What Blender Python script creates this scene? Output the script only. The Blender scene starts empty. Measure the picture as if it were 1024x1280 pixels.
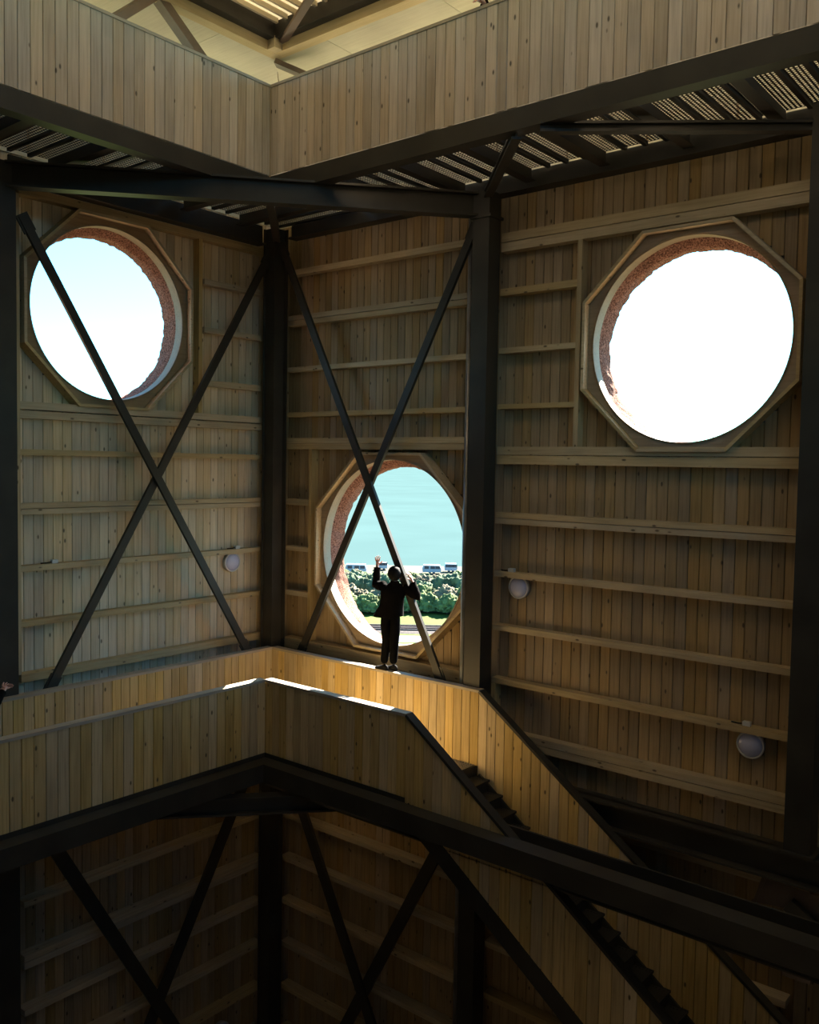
import bpy, bmesh, math, random
from mathutils import Vector, Matrix, Euler, noise
random.seed(7)
PI = math.pi
scene = bpy.context.scene
COL = scene.collection

# ------------------------------------------------------------------ camera
CAM = Vector((12.54, -11.40, 4.40))
FPX = 1121.6
yaw, pit, rol = (math.radians(a) for a in (129.259, -3.070, 0.996))
fw = Vector((math.cos(yaw)*math.cos(pit), math.sin(yaw)*math.cos(pit), math.sin(pit)))
rt = Vector((math.sin(yaw), -math.cos(yaw), 0.0))
up = rt.cross(fw)
rt, up = rt*math.cos(rol)+up*math.sin(rol), up*math.cos(rol)-rt*math.sin(rol)
cd = bpy.data.cameras.new('camera'); cam = bpy.data.objects.new('camera', cd); COL.objects.link(cam)
M = Matrix((rt, up, -fw)).transposed().to_4x4(); M.translation = CAM
cam.matrix_world = M
cd.sensor_fit = 'HORIZONTAL'; cd.sensor_width = 36.0; cd.lens = 36.0*FPX/1024.0
cd.clip_start = 0.05; cd.clip_end = 20000
scene.camera = cam

# ------------------------------------------------------------------ sky, sun, exposure
SUN_FROM = Vector((-0.24, 1.30, 1.0)).normalized()      # towards the sun
w = bpy.data.worlds.new('world'); scene.world = w; w.use_nodes = True
nt = w.node_tree; nt.nodes.clear()
sky = nt.nodes.new('ShaderNodeTexSky'); sky.sky_type = 'NISHITA'; sky.sun_disc = False
sky.sun_elevation = math.asin(SUN_FROM.z)
sky.sun_rotation = math.atan2(SUN_FROM.x, SUN_FROM.y)
sky.air_density = 1.0; sky.dust_density = 0.4; sky.ozone_density = 2.5
bg = nt.nodes.new('ShaderNodeBackground'); bg.inputs['Strength'].default_value = 0.52
wo = nt.nodes.new('ShaderNodeOutputWorld')
tint = nt.nodes.new('ShaderNodeMix'); tint.data_type = 'RGBA'; tint.blend_type = 'MULTIPLY'; tint.inputs[0].default_value = 1.0
tint.inputs[7].default_value = (0.37, 0.84, 0.95, 1)         # hazy turquoise seaside sky
nt.links.new(sky.outputs[0], tint.inputs[6]); nt.links.new(tint.outputs[2], bg.inputs[0]); nt.links.new(bg.outputs[0], wo.inputs[0])
sd = bpy.data.lights.new('sun', 'SUN'); sd.energy = 54.0; sd.angle = math.radians(0.55); sd.color = (1.0, 0.93, 0.80)
so = bpy.data.objects.new('sun', sd); COL.objects.link(so)
so.rotation_euler = SUN_FROM.to_track_quat('Z', 'Y').to_euler(); so.location = (0, 0, 40)
scene.view_settings.view_transform = 'Standard'; scene.view_settings.look = 'None'
scene.view_settings.exposure = 0.35; scene.view_settings.gamma = 1.0
scene.view_settings.use_curve_mapping = False

# ------------------------------------------------------------------ materials
def new_mat(name):
    m = bpy.data.materials.new(name); m.use_nodes = True
    n = m.node_tree.nodes; n.clear()
    out = n.new('ShaderNodeOutputMaterial'); b = n.new('ShaderNodeBsdfPrincipled')
    m.node_tree.links.new(b.outputs[0], out.inputs[0])
    return m, n, m.node_tree.links, b, out

def ramp(n, pts):
    r = n.new('ShaderNodeValToRGB'); e = r.color_ramp.elements
    e[0].position, e[0].color = pts[0][0], (*pts[0][1], 1)
    e[1].position, e[1].color = pts[-1][0], (*pts[-1][1], 1)
    for p, c in pts[1:-1]:
        x = e.new(p); x.color = (*c, 1)
    return r

def wood(name, dark, mid, light, axis='z', rough=0.72, knots=True, vary=0.35, planks=None):
    m, n, l, b, out = new_mat(name)
    tc = n.new('ShaderNodeTexCoord'); oi = n.new('ShaderNodeObjectInfo')
    off = n.new('ShaderNodeVectorMath'); off.operation = 'SCALE'; off.inputs[0].default_value = (37.1, 71.3, 53.7)
    l.new(oi.outputs['Random'], off.inputs['Scale'])
    add = n.new('ShaderNodeVectorMath'); l.new(tc.outputs['Object'], add.inputs[0]); l.new(off.outputs[0], add.inputs[1])
    mp = n.new('ShaderNodeMapping'); l.new(add.outputs[0], mp.inputs[0])
    s = {'x': (0.9, 22, 22), 'y': (22, 0.9, 22), 'z': (22, 22, 0.9)}[axis]
    mp.inputs['Scale'].default_value = s
    no = n.new('ShaderNodeTexNoise'); no.inputs['Scale'].default_value = 1.6; no.inputs['Detail'].default_value = 5
    l.new(mp.outputs[0], no.inputs[0])
    cr = ramp(n, [(0.12, dark), (0.5, mid), (0.92, light)]); l.new(no.outputs['Fac'], cr.inputs[0])
    # broad patches of weathering
    n2 = n.new('ShaderNodeTexNoise'); n2.inputs['Scale'].default_value = 1.3; n2.inputs['Detail'].default_value = 3
    l.new(add.outputs[0], n2.inputs[0])
    hv = n.new('ShaderNodeHueSaturation'); l.new(cr.outputs[0], hv.inputs['Color'])
    ma = n.new('ShaderNodeMath'); ma.operation = 'MULTIPLY_ADD'
    l.new(oi.outputs['Random'], ma.inputs[0]); ma.inputs[1].default_value = vary; ma.inputs[2].default_value = 0.72
    mb = n.new('ShaderNodeMath'); mb.operation = 'MULTIPLY_ADD'
    l.new(n2.outputs['Fac'], mb.inputs[0]); mb.inputs[1].default_value = 0.5; l.new(ma.outputs[0], mb.inputs[2])
    mc = n.new('ShaderNodeMath'); mc.operation = 'SUBTRACT'; l.new(mb.outputs[0], mc.inputs[0]); mc.inputs[1].default_value = 0.13
    l.new(mc.outputs[0], hv.inputs['Value'])
    # hue / saturation also vary from board to board
    fr = n.new('ShaderNodeMath'); fr.operation = 'MULTIPLY'; l.new(oi.outputs['Random'], fr.inputs[0]); fr.inputs[1].default_value = 17.3
    fr2 = n.new('ShaderNodeMath'); fr2.operation = 'FRACT'; l.new(fr.outputs[0], fr2.inputs[0])
    sa = n.new('ShaderNodeMath'); sa.operation = 'MULTIPLY_ADD'; l.new(fr2.outputs[0], sa.inputs[0]); sa.inputs[1].default_value = 0.4; sa.inputs[2].default_value = 0.8
    l.new(sa.outputs[0], hv.inputs['Saturation'])
    col = hv.outputs[0]
    if knots:
        mk = n.new('ShaderNodeMapping'); l.new(add.outputs[0], mk.inputs[0])
        mk.inputs['Scale'].default_value = {'x': (3.2, 7, 7), 'y': (7, 3.2, 7), 'z': (7, 7, 3.2)}[axis]
        vo = n.new('ShaderNodeTexVoronoi'); vo.inputs['Scale'].default_value = 1.0; l.new(mk.outputs[0], vo.inputs[0])
        kr = ramp(n, [(0.07, (1, 1, 1)), (0.13, (0, 0, 0))]); l.new(vo.outputs['Distance'], kr.inputs[0])
        kx = n.new('ShaderNodeMix'); kx.data_type = 'RGBA'
        l.new(kr.outputs[0], kx.inputs[0]); l.new(col, kx.inputs[6]); kx.inputs[7].default_value = (*[c*0.35 for c in dark], 1)
        col = kx.outputs[2]
    if planks:                                              # far, unseen walls: plank joints as relief
        sx = n.new('ShaderNodeSeparateXYZ'); l.new(tc.outputs['Object'], sx.inputs[0])
        md = n.new('ShaderNodeMath'); md.operation = 'PINGPONG'; l.new(sx.outputs[planks], md.inputs[0]); md.inputs[1].default_value = 0.0765
        pr = ramp(n, [(0.0, (0.25, 0.25, 0.25)), (0.006, (1, 1, 1))]); l.new(md.outputs[0], pr.inputs[0])
        pm = n.new('ShaderNodeMix'); pm.data_type = 'RGBA'; pm.blend_type = 'MULTIPLY'; pm.inputs[0].default_value = 1
        l.new(col, pm.inputs[6]); l.new(pr.outputs[0], pm.inputs[7]); col = pm.outputs[2]
    l.new(col, b.inputs['Base Color']); b.inputs['Roughness'].default_value = rough
    bp = n.new('ShaderNodeBump'); bp.inputs['Strength'].default_value = 0.15; bp.inputs['Distance'].default_value = 0.01
    l.new(no.outputs['Fac'], bp.inputs['Height']); l.new(bp.outputs[0], b.inputs['Normal'])
    return m

def plain(name, c, rough=0.6, metal=0.0, var=0.25, scale=3.0, spec=0.5, c2=None, bump=0.0):
    m, n, l, b, out = new_mat(name)
    tc = n.new('ShaderNodeTexCoord'); no = n.new('ShaderNodeTexNoise'); no.inputs['Scale'].default_value = scale; no.inputs['Detail'].default_value = 4
    l.new(tc.outputs['Object'], no.inputs[0])
    c2 = c2 or tuple(min(1, x*(1+var)) for x in c)
    cr = ramp(n, [(0.35, tuple(x*(1-var) for x in c)), (0.65, c2)]); l.new(no.outputs['Fac'], cr.inputs[0])
    l.new(cr.outputs[0], b.inputs['Base Color']); b.inputs['Roughness'].default_value = rough
    b.inputs['Metallic'].default_value = metal; b.inputs['Specular IOR Level'].default_value = spec
    if bump:
        bp = n.new('ShaderNodeBump'); bp.inputs['Strength'].default_value = bump; bp.inputs['Distance'].default_value = 0.02
        l.new(no.outputs['Fac'], bp.inputs['Height']); l.new(bp.outputs[0], b.inputs['Normal'])
    return m

def perforated(name, c, pitch=0.05, hole=0.6):
    """steel sheet / grating with square holes punched through (object x / y)."""
    m, n, l, b, out = new_mat(name)
    b.inputs['Base Color'].default_value = (*c, 1); b.inputs['Roughness'].default_value = 0.55; b.inputs['Metallic'].default_value = 0.3
    tc = n.new('ShaderNodeTexCoord'); sx = n.new('ShaderNodeSeparateXYZ'); l.new(tc.outputs['Object'], sx.inputs[0])
    g = []
    for i in (0, 1):
        d = n.new('ShaderNodeMath'); d.operation = 'DIVIDE'; l.new(sx.outputs[i], d.inputs[0]); d.inputs[1].default_value = pitch
        f = n.new('ShaderNodeMath'); f.operation = 'FRACT'; l.new(d.outputs[0], f.inputs[0])
        s = n.new('ShaderNodeMath'); s.operation = 'LESS_THAN'; l.new(f.outputs[0], s.inputs[0]); s.inputs[1].default_value = hole
        g.append(s)
    mu = n.new('ShaderNodeMath'); mu.operation = 'MULTIPLY'; l.new(g[0].outputs[0], mu.inputs[0]); l.new(g[1].outputs[0], mu.inputs[1])
    tr = n.new('ShaderNodeBsdfTransparent'); mx = n.new('ShaderNodeMixShader')
    l.new(mu.outputs[0], mx.inputs[0]); l.new(b.outputs[0], mx.inputs[1]); l.new(tr.outputs[0], mx.inputs[2])
    l.new(mx.outputs[0], out.inputs[0])
    return m

def translucent(name, c, ct, amount):
    m, n, l, b, out = new_mat(name)
    b.inputs['Base Color'].default_value = (*c, 1); b.inputs['Roughness'].default_value = 0.6
    tl = n.new('ShaderNodeBsdfTranslucent'); tl.inputs[0].default_value = (*ct, 1)
    mx = n.new('ShaderNodeMixShader'); mx.inputs[0].default_value = amount
    l.new(b.outputs[0], mx.inputs[1]); l.new(tl.outputs[0], mx.inputs[2]); l.new(mx.outputs[0], out.inputs[0])
    return m

PINE = ((0.29, 0.195, 0.080), (0.50, 0.36, 0.165), (0.60, 0.45, 0.225))
GREY = ((0.34, 0.265, 0.19), (0.50, 0.41, 0.31), (0.60, 0.51, 0.40))
MAT = {
 'board': wood('pine_boards', *PINE),
 'lit_board': wood('lit_wall_boards', (0.40, 0.30, 0.18), (0.60, 0.475, 0.31), (0.70, 0.57, 0.39)),  # wall boards lightened: the left wall's stronger light put into the colour
 'shaded_board': wood('shaded_wall_boards', (0.19, 0.122, 0.058), (0.315, 0.219, 0.111), (0.41, 0.29, 0.157)),  # same boards darkened: the right wall's shade put into the colour
 'grey_board': wood('weathered_boards', *GREY),
 'girt_x': wood('girt_timber_x', (0.32, 0.235, 0.125), (0.47, 0.36, 0.205), (0.56, 0.44, 0.27), axis='x', knots=True, vary=0.2),
 'stud': wood('stud_timber', *PINE, vary=0.2),
 'cap': wood('cap_timber', (0.30, 0.24, 0.17), (0.42, 0.35, 0.26), (0.50, 0.43, 0.33), axis='x', knots=False, vary=0.15),
 'ply': wood('plywood', (0.24, 0.17, 0.10), (0.33, 0.24, 0.15), (0.38, 0.29, 0.19), axis='x', knots=False, vary=0.1),
 'wall_back': plain('wall_sheathing', (0.05, 0.04, 0.03), 0.9),
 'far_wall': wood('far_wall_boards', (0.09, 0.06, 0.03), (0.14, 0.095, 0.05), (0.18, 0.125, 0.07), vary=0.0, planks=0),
 'steel': plain('dark_steel', (0.036, 0.032, 0.025), 0.5, 0.0, 0.2, 2.0, 0.3),
 'steel_brown': plain('brown_primer_steel', (0.16, 0.115, 0.085), 0.55, 0.0, 0.2, 2.0),
 'galv': plain('galvanised_pipe', (0.22, 0.22, 0.22), 0.4, 0.6),
 'thatch': plain('reed_thatch', (0.24, 0.11, 0.075), 0.95, 0, 0.6, 46.0, 0.1, c2=(0.42, 0.21, 0.15), bump=0.8),
 'cream': wood('cream_soffit', (0.50, 0.46, 0.34), (0.58, 0.54, 0.41), (0.64, 0.60, 0.47), axis='x', knots=False, vary=0.1),
 'yellow_timber': wood('roof_plate_timber', (0.50, 0.38, 0.18), (0.60, 0.47, 0.25), (0.66, 0.53, 0.30), axis='x', knots=False, vary=0.1),
 'roof': translucent('glow_roof_sheet', (0.70, 0.62, 0.45), (0.80, 0.66, 0.42), 0.075),  # sun-passing sheet added to brighten the roof and upper gallery
 'roof_glow': translucent('glow_roof_sheet_warm', (0.65, 0.57, 0.40), (0.80, 0.63, 0.38), 0.12),  # second sun-passing sheet, added as warm fill light for the parapets
 'roof_solid': plain('corrugated_roof_sheet', (0.60, 0.52, 0.36), 0.6, 0, 0.08, 2.5),
 'grate': perforated('perforated_steel', (0.05, 0.045, 0.04), 0.05, 0.52),
 'grate2': perforated('deck_grating', (0.20, 0.19, 0.17), 0.045, 0.5),
 'tread': perforated('stair_tread_grating', (0.03, 0.028, 0.024), 0.045, 0.5),
 'concrete': plain('concrete', (0.05, 0.047, 0.042), 0.9),
 'lamp_white': plain('lamp_housing', (0.62, 0.60, 0.58), 0.4, 0, 0.05),
 'lamp_glass': plain('lamp_diffuser', (0.50, 0.50, 0.66), 0.18, 0, 0.08),
 'box_white': plain('junction_box_plastic', (0.60, 0.60, 0.58), 0.5, 0, 0.05),
 'skin': plain('skin', (0.62, 0.33, 0.25), 0.5, 0, 0.08, 9),
 'jacket': plain('dark_jacket', (0.006, 0.005, 0.0045), 0.95, 0, 0.3, 12, 0.05),
 'trousers': plain('black_trousers', (0.004, 0.004, 0.0045), 0.95, 0, 0.3, 12, 0.05),
 'hair': plain('dark_hair', (0.006, 0.005, 0.004), 0.8, 0, 0.4, 30, 0.2),
 'shoe': plain('black_shoes', (0.008, 0.008, 0.008), 0.8, 0, 0.2, 10, 0.1),
 'grass': plain('meadow_grass', (0.048, 0.074, 0.010), 0.95, 0, 0.3, 0.25, 0.1),
 'field': plain('dry_field', (0.060, 0.058, 0.036), 0.95, 0, 0.35, 0.05, 0.1),
 'leaf1': plain('shrub_leaves', (0.052, 0.078, 0.042), 0.9, 0, 0.5, 2.0, 0.15),
 'leaf2': plain('shrub_leaves_light', (0.078, 0.104, 0.036), 0.9, 0, 0.5, 2.0, 0.15),
 'leaf3': plain('dry_scrub', (0.105, 0.092, 0.058), 0.9, 0, 0.4, 2.0, 0.15),
 'ballast': plain('track_ballast', (0.075, 0.055, 0.05), 0.95, 0, 0.3, 3.0),
 'rail': plain('rusty_rail', (0.035, 0.016, 0.014), 0.6),
 'path': plain('path_gravel', (0.10, 0.12, 0.16), 0.9, 0, 0.3, 0.6),
 'sea': plain('sea_water', (0.038, 0.067, 0.070), 0.9, 0, 0.05, 0.02, 0.0),
 'van_white': plain('caravan_shell', (0.26, 0.30, 0.34), 0.5, 0, 0.06),
 'van_dark': plain('caravan_window', (0.02, 0.025, 0.04), 0.4),
 'roof_yellow': plain('yellow_hut_roof', (0.20, 0.18, 0.06), 0.7),
}

# ------------------------------------------------------------------ helpers
class MB:
    def __init__(s): s.v = []; s.f = []
    def add(s, vs, fs):
        k = len(s.v); s.v += [tuple(v) for v in vs]; s.f += [tuple(i+k for i in f) for f in fs]
        return s
    def box(s, x0, x1, y0, y1, z0, z1):
        x0, x1 = min(x0, x1), max(x0, x1); y0, y1 = min(y0, y1), max(y0, y1); z0, z1 = min(z0, z1), max(z0, z1)
        return s.add([(x0,y0,z0),(x1,y0,z0),(x1,y1,z0),(x0,y1,z0),(x0,y0,z1),(x1,y0,z1),(x1,y1,z1),(x0,y1,z1)],
              [(0,3,2,1),(4,5,6,7),(0,1,5,4),(1,2,6,5),(2,3,7,6),(3,0,4,7)])
    def bar(s, a, b, wid, hgt, side=None):
        """rectangular bar from a to b; wid along 'side' axis, hgt along the other."""
        a, b = Vector(a), Vector(b); d = (b-a).normalized()
        sd = Vector(side) if side else Vector((0,0,1)).cross(d)
        sd = (sd - d*sd.dot(d)).normalized(); u = d.cross(sd).normalized()
        vs = []
        for p in (a, b):
            for i, j in ((-1,-1),(1,-1),(1,1),(-1,1)): vs.append(p + sd*(wid/2*i) + u*(hgt/2*j))
        return s.add(vs, [(3,2,1,0),(4,5,6,7),(0,1,5,4),(1,2,6,5),(2,3,7,6),(3,0,4,7)])
    def ibeam(s, a, b, width, height, tf=0.02, tw=0.014):
        """I section along a-b, web vertical."""
        a, b = Vector(a), Vector(b)
        u = Vector((0,0,1))
        s.bar(a+u*(height/2-tf/2), b+u*(height/2-tf/2), width, tf)
        s.bar(a-u*(height/2-tf/2), b-u*(height/2-tf/2), width, tf)
        s.bar(a, b, tw, height-2*tf)
        return s
    def tube(s, pts, r, n=10, cap=True):
        pts = [Vector(p) for p in pts]; k = len(s.v)
        for i, p in enumerate(pts):
            d = (pts[min(i+1, len(pts)-1)] - pts[max(i-1, 0)]).normalized()
            sd = d.orthogonal().normalized(); u = d.cross(sd)
            for j in range(n):
                t = 2*PI*j/n; s.v.append(tuple(p + sd*(r*math.cos(t)) + u*(r*math.sin(t))))
        for i in range(len(pts)-1):
            for j in range(n):
                s.f.append((k+i*n+j, k+i*n+(j+1)%n, k+(i+1)*n+(j+1)%n, k+(i+1)*n+j))
        if cap:
            s.f.append(tuple(k+j for j in reversed(range(n)))); s.f.append(tuple(k+(len(pts)-1)*n+j for j in range(n)))
        return s
    def lathe(s, prof, n=24, axis='z', o=(0,0,0)):
        """prof: list of (r, h)"""
        k = len(s.v); o = Vector(o)
        for r, h in prof:
            for j in range(n):
                t = 2*PI*j/n; c, q = r*math.cos(t), r*math.sin(t)
                p = {'z': (c,q,h), 'y': (c,h,q), 'x': (h,c,q)}[axis]
                s.v.append(tuple(o+Vector(p)))
        for i in range(len(prof)-1):
            for j in range(n): s.f.append((k+i*n+j, k+i*n+(j+1)%n, k+(i+1)*n+(j+1)%n, k+(i+1)*n+j))
        return s
    def mesh(s, name, mat, smooth=False):
        me = bpy.data.meshes.new(name); me.from_pydata(s.v, [], s.f); me.update()
        bm = bmesh.new(); bm.from_mesh(me); bmesh.ops.recalc_face_normals(bm, faces=bm.faces); bm.to_mesh(me); bm.free()
        for m in (mat if isinstance(mat, (list, tuple)) else [mat]): me.materials.append(MAT[m] if isinstance(m, str) else m)
        if smooth:
            for p in me.polygons: p.use_smooth = True
        return me
    def build(s, name, mat, parent=None, smooth=False):
        return put(name, s.mesh(name, mat, smooth), parent)

def put(name, me, parent=None, loc=(0,0,0), rz=0.0):
    o = bpy.data.objects.new(name, me); COL.objects.link(o); o.location = loc; o.rotation_euler = (0,0,rz)
    if parent: o.parent = parent
    return o
def empty(name, loc=(0,0,0), rz=0.0, parent=None):
    o = put(name, None, parent, loc, rz); o.empty_display_size = 0.2; return o
def tag(o, label=None, cat=None, group=None, kind=None):
    if label: o['label'] = label
    if cat: o['category'] = cat
    if group: o['group'] = group
    if kind: o['kind'] = kind
    return o
def thing(name, label, cat, group=None, loc=(0,0,0), rz=0.0):
    return tag(empty(name, loc, rz), label, cat, group)
def structure(o): o['kind'] = 'structure'; return o

# a wall face is addressed as (u, d, z): u along the wall, d into the room, z up
def L_(u, d, z): return (d, u, z)            # left wall, plane x = 0, room at +x
def R_(u, d, z): return (u, -d, z)           # right wall, plane y = 0, room at -y
def wbox(mb, W, u0, u1, d0, d1, z0, z1):
    a, b = W(u0, d0, z0), W(u1, d1, z1); return mb.box(a[0], b[0], a[1], b[1], z0, z1)

# board prism: local x = width, front = local -y, z up from 0; grooved edges; ends may slope with the stair
BW = 0.153
_bc = {}
def board_mesh(h, mat, slope=0.0, wdt=BW, t=0.026, tag_=''):
    key = (round(h, 3), mat, round(slope, 3), round(wdt, 3), t)
    if key in _bc: return _bc[key]
    q = wdt/2; g, e = 0.0065, 0.020
    sec = [(-q, t), (-q, e), (-q+g, 0), (q-g, 0), (q, e), (q, t)]
    mb = MB(); n = len(sec)
    for z in (0, h): mb.v += [(x, y, z+slope*x) for x, y in sec]
    for i in range(n): mb.f.append((i, (i+1) % n, n+(i+1) % n, n+i))
    mb.f.append(tuple(reversed(range(n)))); mb.f.append(tuple(range(n, 2*n)))
    _bc[key] = mb.mesh('board', mat); return _bc[key]

RZ = {'L': PI/2, 'R': 0.0}
def place_board(parent, side, u, d, z0, h, mat='board', slope=0.0, wdt=BW):
    """front of the board d metres into the room from the wall plane."""
    W = L_ if side == 'L' else R_
    me = board_mesh(h, mat, slope, wdt)
    return put('board', me, parent, W(u, d, z0), RZ[side])

# ------------------------------------------------------------------ windows data
XI, YI, XO, YO = 2.366, -2.335, 0.647, -0.649
WIN = {'left': ('L', -3.53, 6.62, 1.31, 1.45), 'right': ('R', 7.875, 6.065, 1.325, 1.45), 'mid': ('R', 2.91, 2.92, 1.54, 1.66)}
SOFFIT = 11.07
ZFLOOR = -9.0

def wall_sheet(W, u0, u1, z0, z1, d0, d1, holes, n=64):
    """slab between depths d0 and d1 with round holes (cu, cz, r)."""
    mb = MB()
    def quad(a, b, c, e):
        for d in (d0, d1): mb.add([W(*p[:1], d, p[1]) for p in (a, b, c, e)], [(0, 1, 2, 3)])
    hs = sorted(holes); cur = u0
    for cu, cz, r in hs:
        s = r+0.06; a, b = cu-s, cu+s
        quad((cur, z0), (a, z0), (a, z1), (cur, z1)); cur = b
        quad((a, z0), (b, z0), (b, cz-s), (a, cz-s)); quad((a, cz+s), (b, cz+s), (b, z1), (a, z1))
        for i in range(n):
            t0, t1 = 2*PI*i/n, 2*PI*(i+1)/n
            def sq(t):
                c, q = math.cos(t), math.sin(t); k = s/max(abs(c), abs(q)); return (cu+c*k, cz+q*k)
            def ci(t): return (cu+r*math.cos(t), cz+r*math.sin(t))
            quad(ci(t0), ci(t1), sq(t1), sq(t0))
            mb.add([W(ci(t0)[0], d0, ci(t0)[1]), W(ci(t1)[0], d0, ci(t1)[1]), W(ci(t1)[0], d1, ci(t1)[1]), W(ci(t0)[0], d1, ci(t0)[1])], [(0,1,2,3)])
    quad((cur, z0), (u1, z0), (u1, z1), (cur, z1))
    return mb

# ------------------------------------------------------------------ walls
UMIN, UMAX = -14.7, 14.9      # far ends of the two seen walls
WT = -0.40                    # outer face of the thatched wall
wall_left = structure(wall_sheet(L_, UMIN, 0.4, ZFLOOR, 9.70, -0.027, WT, [(-3.53, 6.62, 1.36)]).build('wall_left', 'wall_back'))
wr_ = wall_sheet(R_, -0.4, UMAX, ZFLOOR, 9.70, -0.027, -0.08, [(2.91, 2.92, 1.59), (7.875, 6.065, 1.375)])
wr2 = wall_sheet(R_, -0.4, UMAX, ZFLOOR, 9.70, -0.085, WT, [(2.91, 2.92, 1.70), (7.875, 6.065, 1.375)])
wall_right = structure(wr_.add(wr2.v, wr2.f).build('wall_right', 'wall_back'))

def board_wall(parent, side, ua, ub, wins):
    n = int(round(abs(ub-ua)/BW)); st = (ub-ua)/n; wm = 'lit_board' if side == 'L' else 'shaded_board'
    for i in range(n):
        u = ua+st*(i+0.5)
        place_board(parent, side, u, 0, ZFLOOR, -0.55-ZFLOOR, 'shaded_board')  # darker copy on both walls, painting in the gloom below the walkway
        z = -0.545; segs = []
        top = 9.70
        for cu, cz, r in wins:
            k = max(0.0, abs(u-cu)-BW/2); rc = r+0.05
            if k < rc:
                hc = math.sqrt(rc*rc-k*k); segs.append((cz-hc, cz+hc))
        for a, b in segs:
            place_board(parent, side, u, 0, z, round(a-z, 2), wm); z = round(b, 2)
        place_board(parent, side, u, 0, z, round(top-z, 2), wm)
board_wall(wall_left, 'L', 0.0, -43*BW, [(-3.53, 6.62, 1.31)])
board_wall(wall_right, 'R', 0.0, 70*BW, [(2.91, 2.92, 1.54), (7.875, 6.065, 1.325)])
# beyond the frame the cladding goes on as one sheet
wbox(MB(), L_, UMIN, -43*BW-0.003, -0.026, -0.001, ZFLOOR, 9.70).build('cladding_sheet', 'far_wall', wall_left)
wbox(MB(), R_, 70*BW+0.003, UMAX, -0.026, -0.001, ZFLOOR, 9.70).build('cladding_sheet', 'far_wall', wall_right)

# unseen open band added round the upper gallery to light soffit and roof
for W, par, s_ in ((L_, wall_left, -1), (R_, wall_right, 1)):
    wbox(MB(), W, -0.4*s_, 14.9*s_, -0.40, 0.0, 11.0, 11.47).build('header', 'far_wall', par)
    wbox(MB(), W, -0.4*s_, 14.9*s_, -0.42, 0.03, 9.70, 9.77).build('sill', 'cap', par)
    for u in (0.0, 2.45, 4.9, 7.2, 9.6, 12.0, 14.6):
        wbox(MB(), W, s_*u-0.11, s_*u+0.11, -0.36, -0.04, 9.77, 11.0).build('pier', 'stud', par)

    for i in range(12):                                     # pale backing added so the holes in the deck look bright
        wbox(MB(), W, s_*(0.02+1.2*i), s_*(1.2+1.2*i-0.01), 0.002, 0.02, 8.66, 9.69).build('bright_backing', 'cream', par)

# girts: horizontal timbers fixed to the wall (local x along the wall)
def girt(parent, side, u0, u1, z0, z1, d=0.16):
    W = L_ if side == 'L' else R_
    ln = abs(u1-u0)
    me = MB().box(-ln/2, ln/2, -d, 0.0, 0, z1-z0).mesh('girt', 'girt_x')
    return put('girt', me, parent, W((u0+u1)/2, 0.0, z0), RZ[side])
LB, MBY, RBY = (-5.02, -0.45), (0.45, 4.55), (5.02, 9.45)      # bays between the columns
for (z0, z1) in ((5.085, 5.195), (4.955, 5.065), (4.43, 4.515), (3.665, 3.74), (3.575, 3.655), (2.755, 2.84), (1.955, 2.04), (1.15, 1.27)):
    girt(wall_left, 'L', *LB, z0, z1)
for (z0, z1) in ((7.36, 7.45), (6.56, 6.65), (5.66, 5.76)): girt(wall_left, 'L', -1.80, -0.45, z0, z1)
girt(wall_left, 'L', -5.02, -0.45, 8.09, 8.20)
for (z0, z1) in ((7.73, 7.83), (6.935, 7.02), (6.84, 6.925), (6.02, 6.10), (5.21, 5.29), (4.735, 4.83), (4.63, 4.728)):
    girt(wall_right, 'R', *MBY, z0, z1)
for (z0, z1) in ((3.62, 3.73), (2.79, 2.87), (1.97, 2.06)): girt(wall_right, 'R', 0.45, 1.02, z0, z1)
girt(wall_right, 'R', *MBY, 1.02, 1.20, 0.2)
for (z0, z1) in ((7.69, 7.82), (7.55, 7.68), (4.56, 4.68), (4.42, 4.55), (3.62, 3.70), (3.53, 3.61), (2.73, 2.815), (1.92, 2.005), (1.11, 1.195), (0.32, 0.42), (0.21, 0.31)):
    girt(wall_right, 'R', *RBY, z0, z1)
for (z0, z1) in ((6.91, 7.01), (6.06, 6.14), (5.24, 5.31)): girt(wall_right, 'R', 5.02, 6.30, z0, z1)
girt(wall_right, 'R', 5.02, 9.2, -0.72, -0.61)
for k in range(6):
    zb = -2.17-0.818*k
    girt(wall_left, 'L', *LB, zb, zb+0.09, 0.2); girt(wall_right, 'R', *MBY, zb, zb+0.09, 0.2)
    girt(wall_right, 'R', *RBY, zb, zb+0.09, 0.2)
    if k == 1: girt(wall_left, 'L', *LB, zb-0.11, zb-0.01, 0.2)
# beyond the frame
for z in (7.6, 6.8, 6.0, 5.2, 4.4, 3.6, 2.8, 2.0, 1.2):
    girt(wall_left, 'L', -9.7, -5.6, z-0.08, z); girt(wall_right, 'R', 9.85, 14.2, z-0.08, z)
def stud(parent, side, u, z0, z1, d=0.16, wd=0.07):
    W = L_ if side == 'L' else R_
    put('stud', MB().box(-wd/2, wd/2, -d, 0, 0, z1-z0).mesh('stud', 'stud'), parent, W(u, 0, z0), RZ[side])
stud(wall_left, 'L', -1.88, 5.2, 8.09); stud(wall_left, 'L', -5.05, 1.27, 8.09)
stud(wall_right, 'R', 6.33, 4.68, 7.55); stud(wall_right, 'R', 1.06, 1.2, 4.63); stud(wall_right, 'R', 9.40, 4.68, 7.55)
stud(wall_right, 'R', 5.05, -0.5, 1.1)

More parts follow.
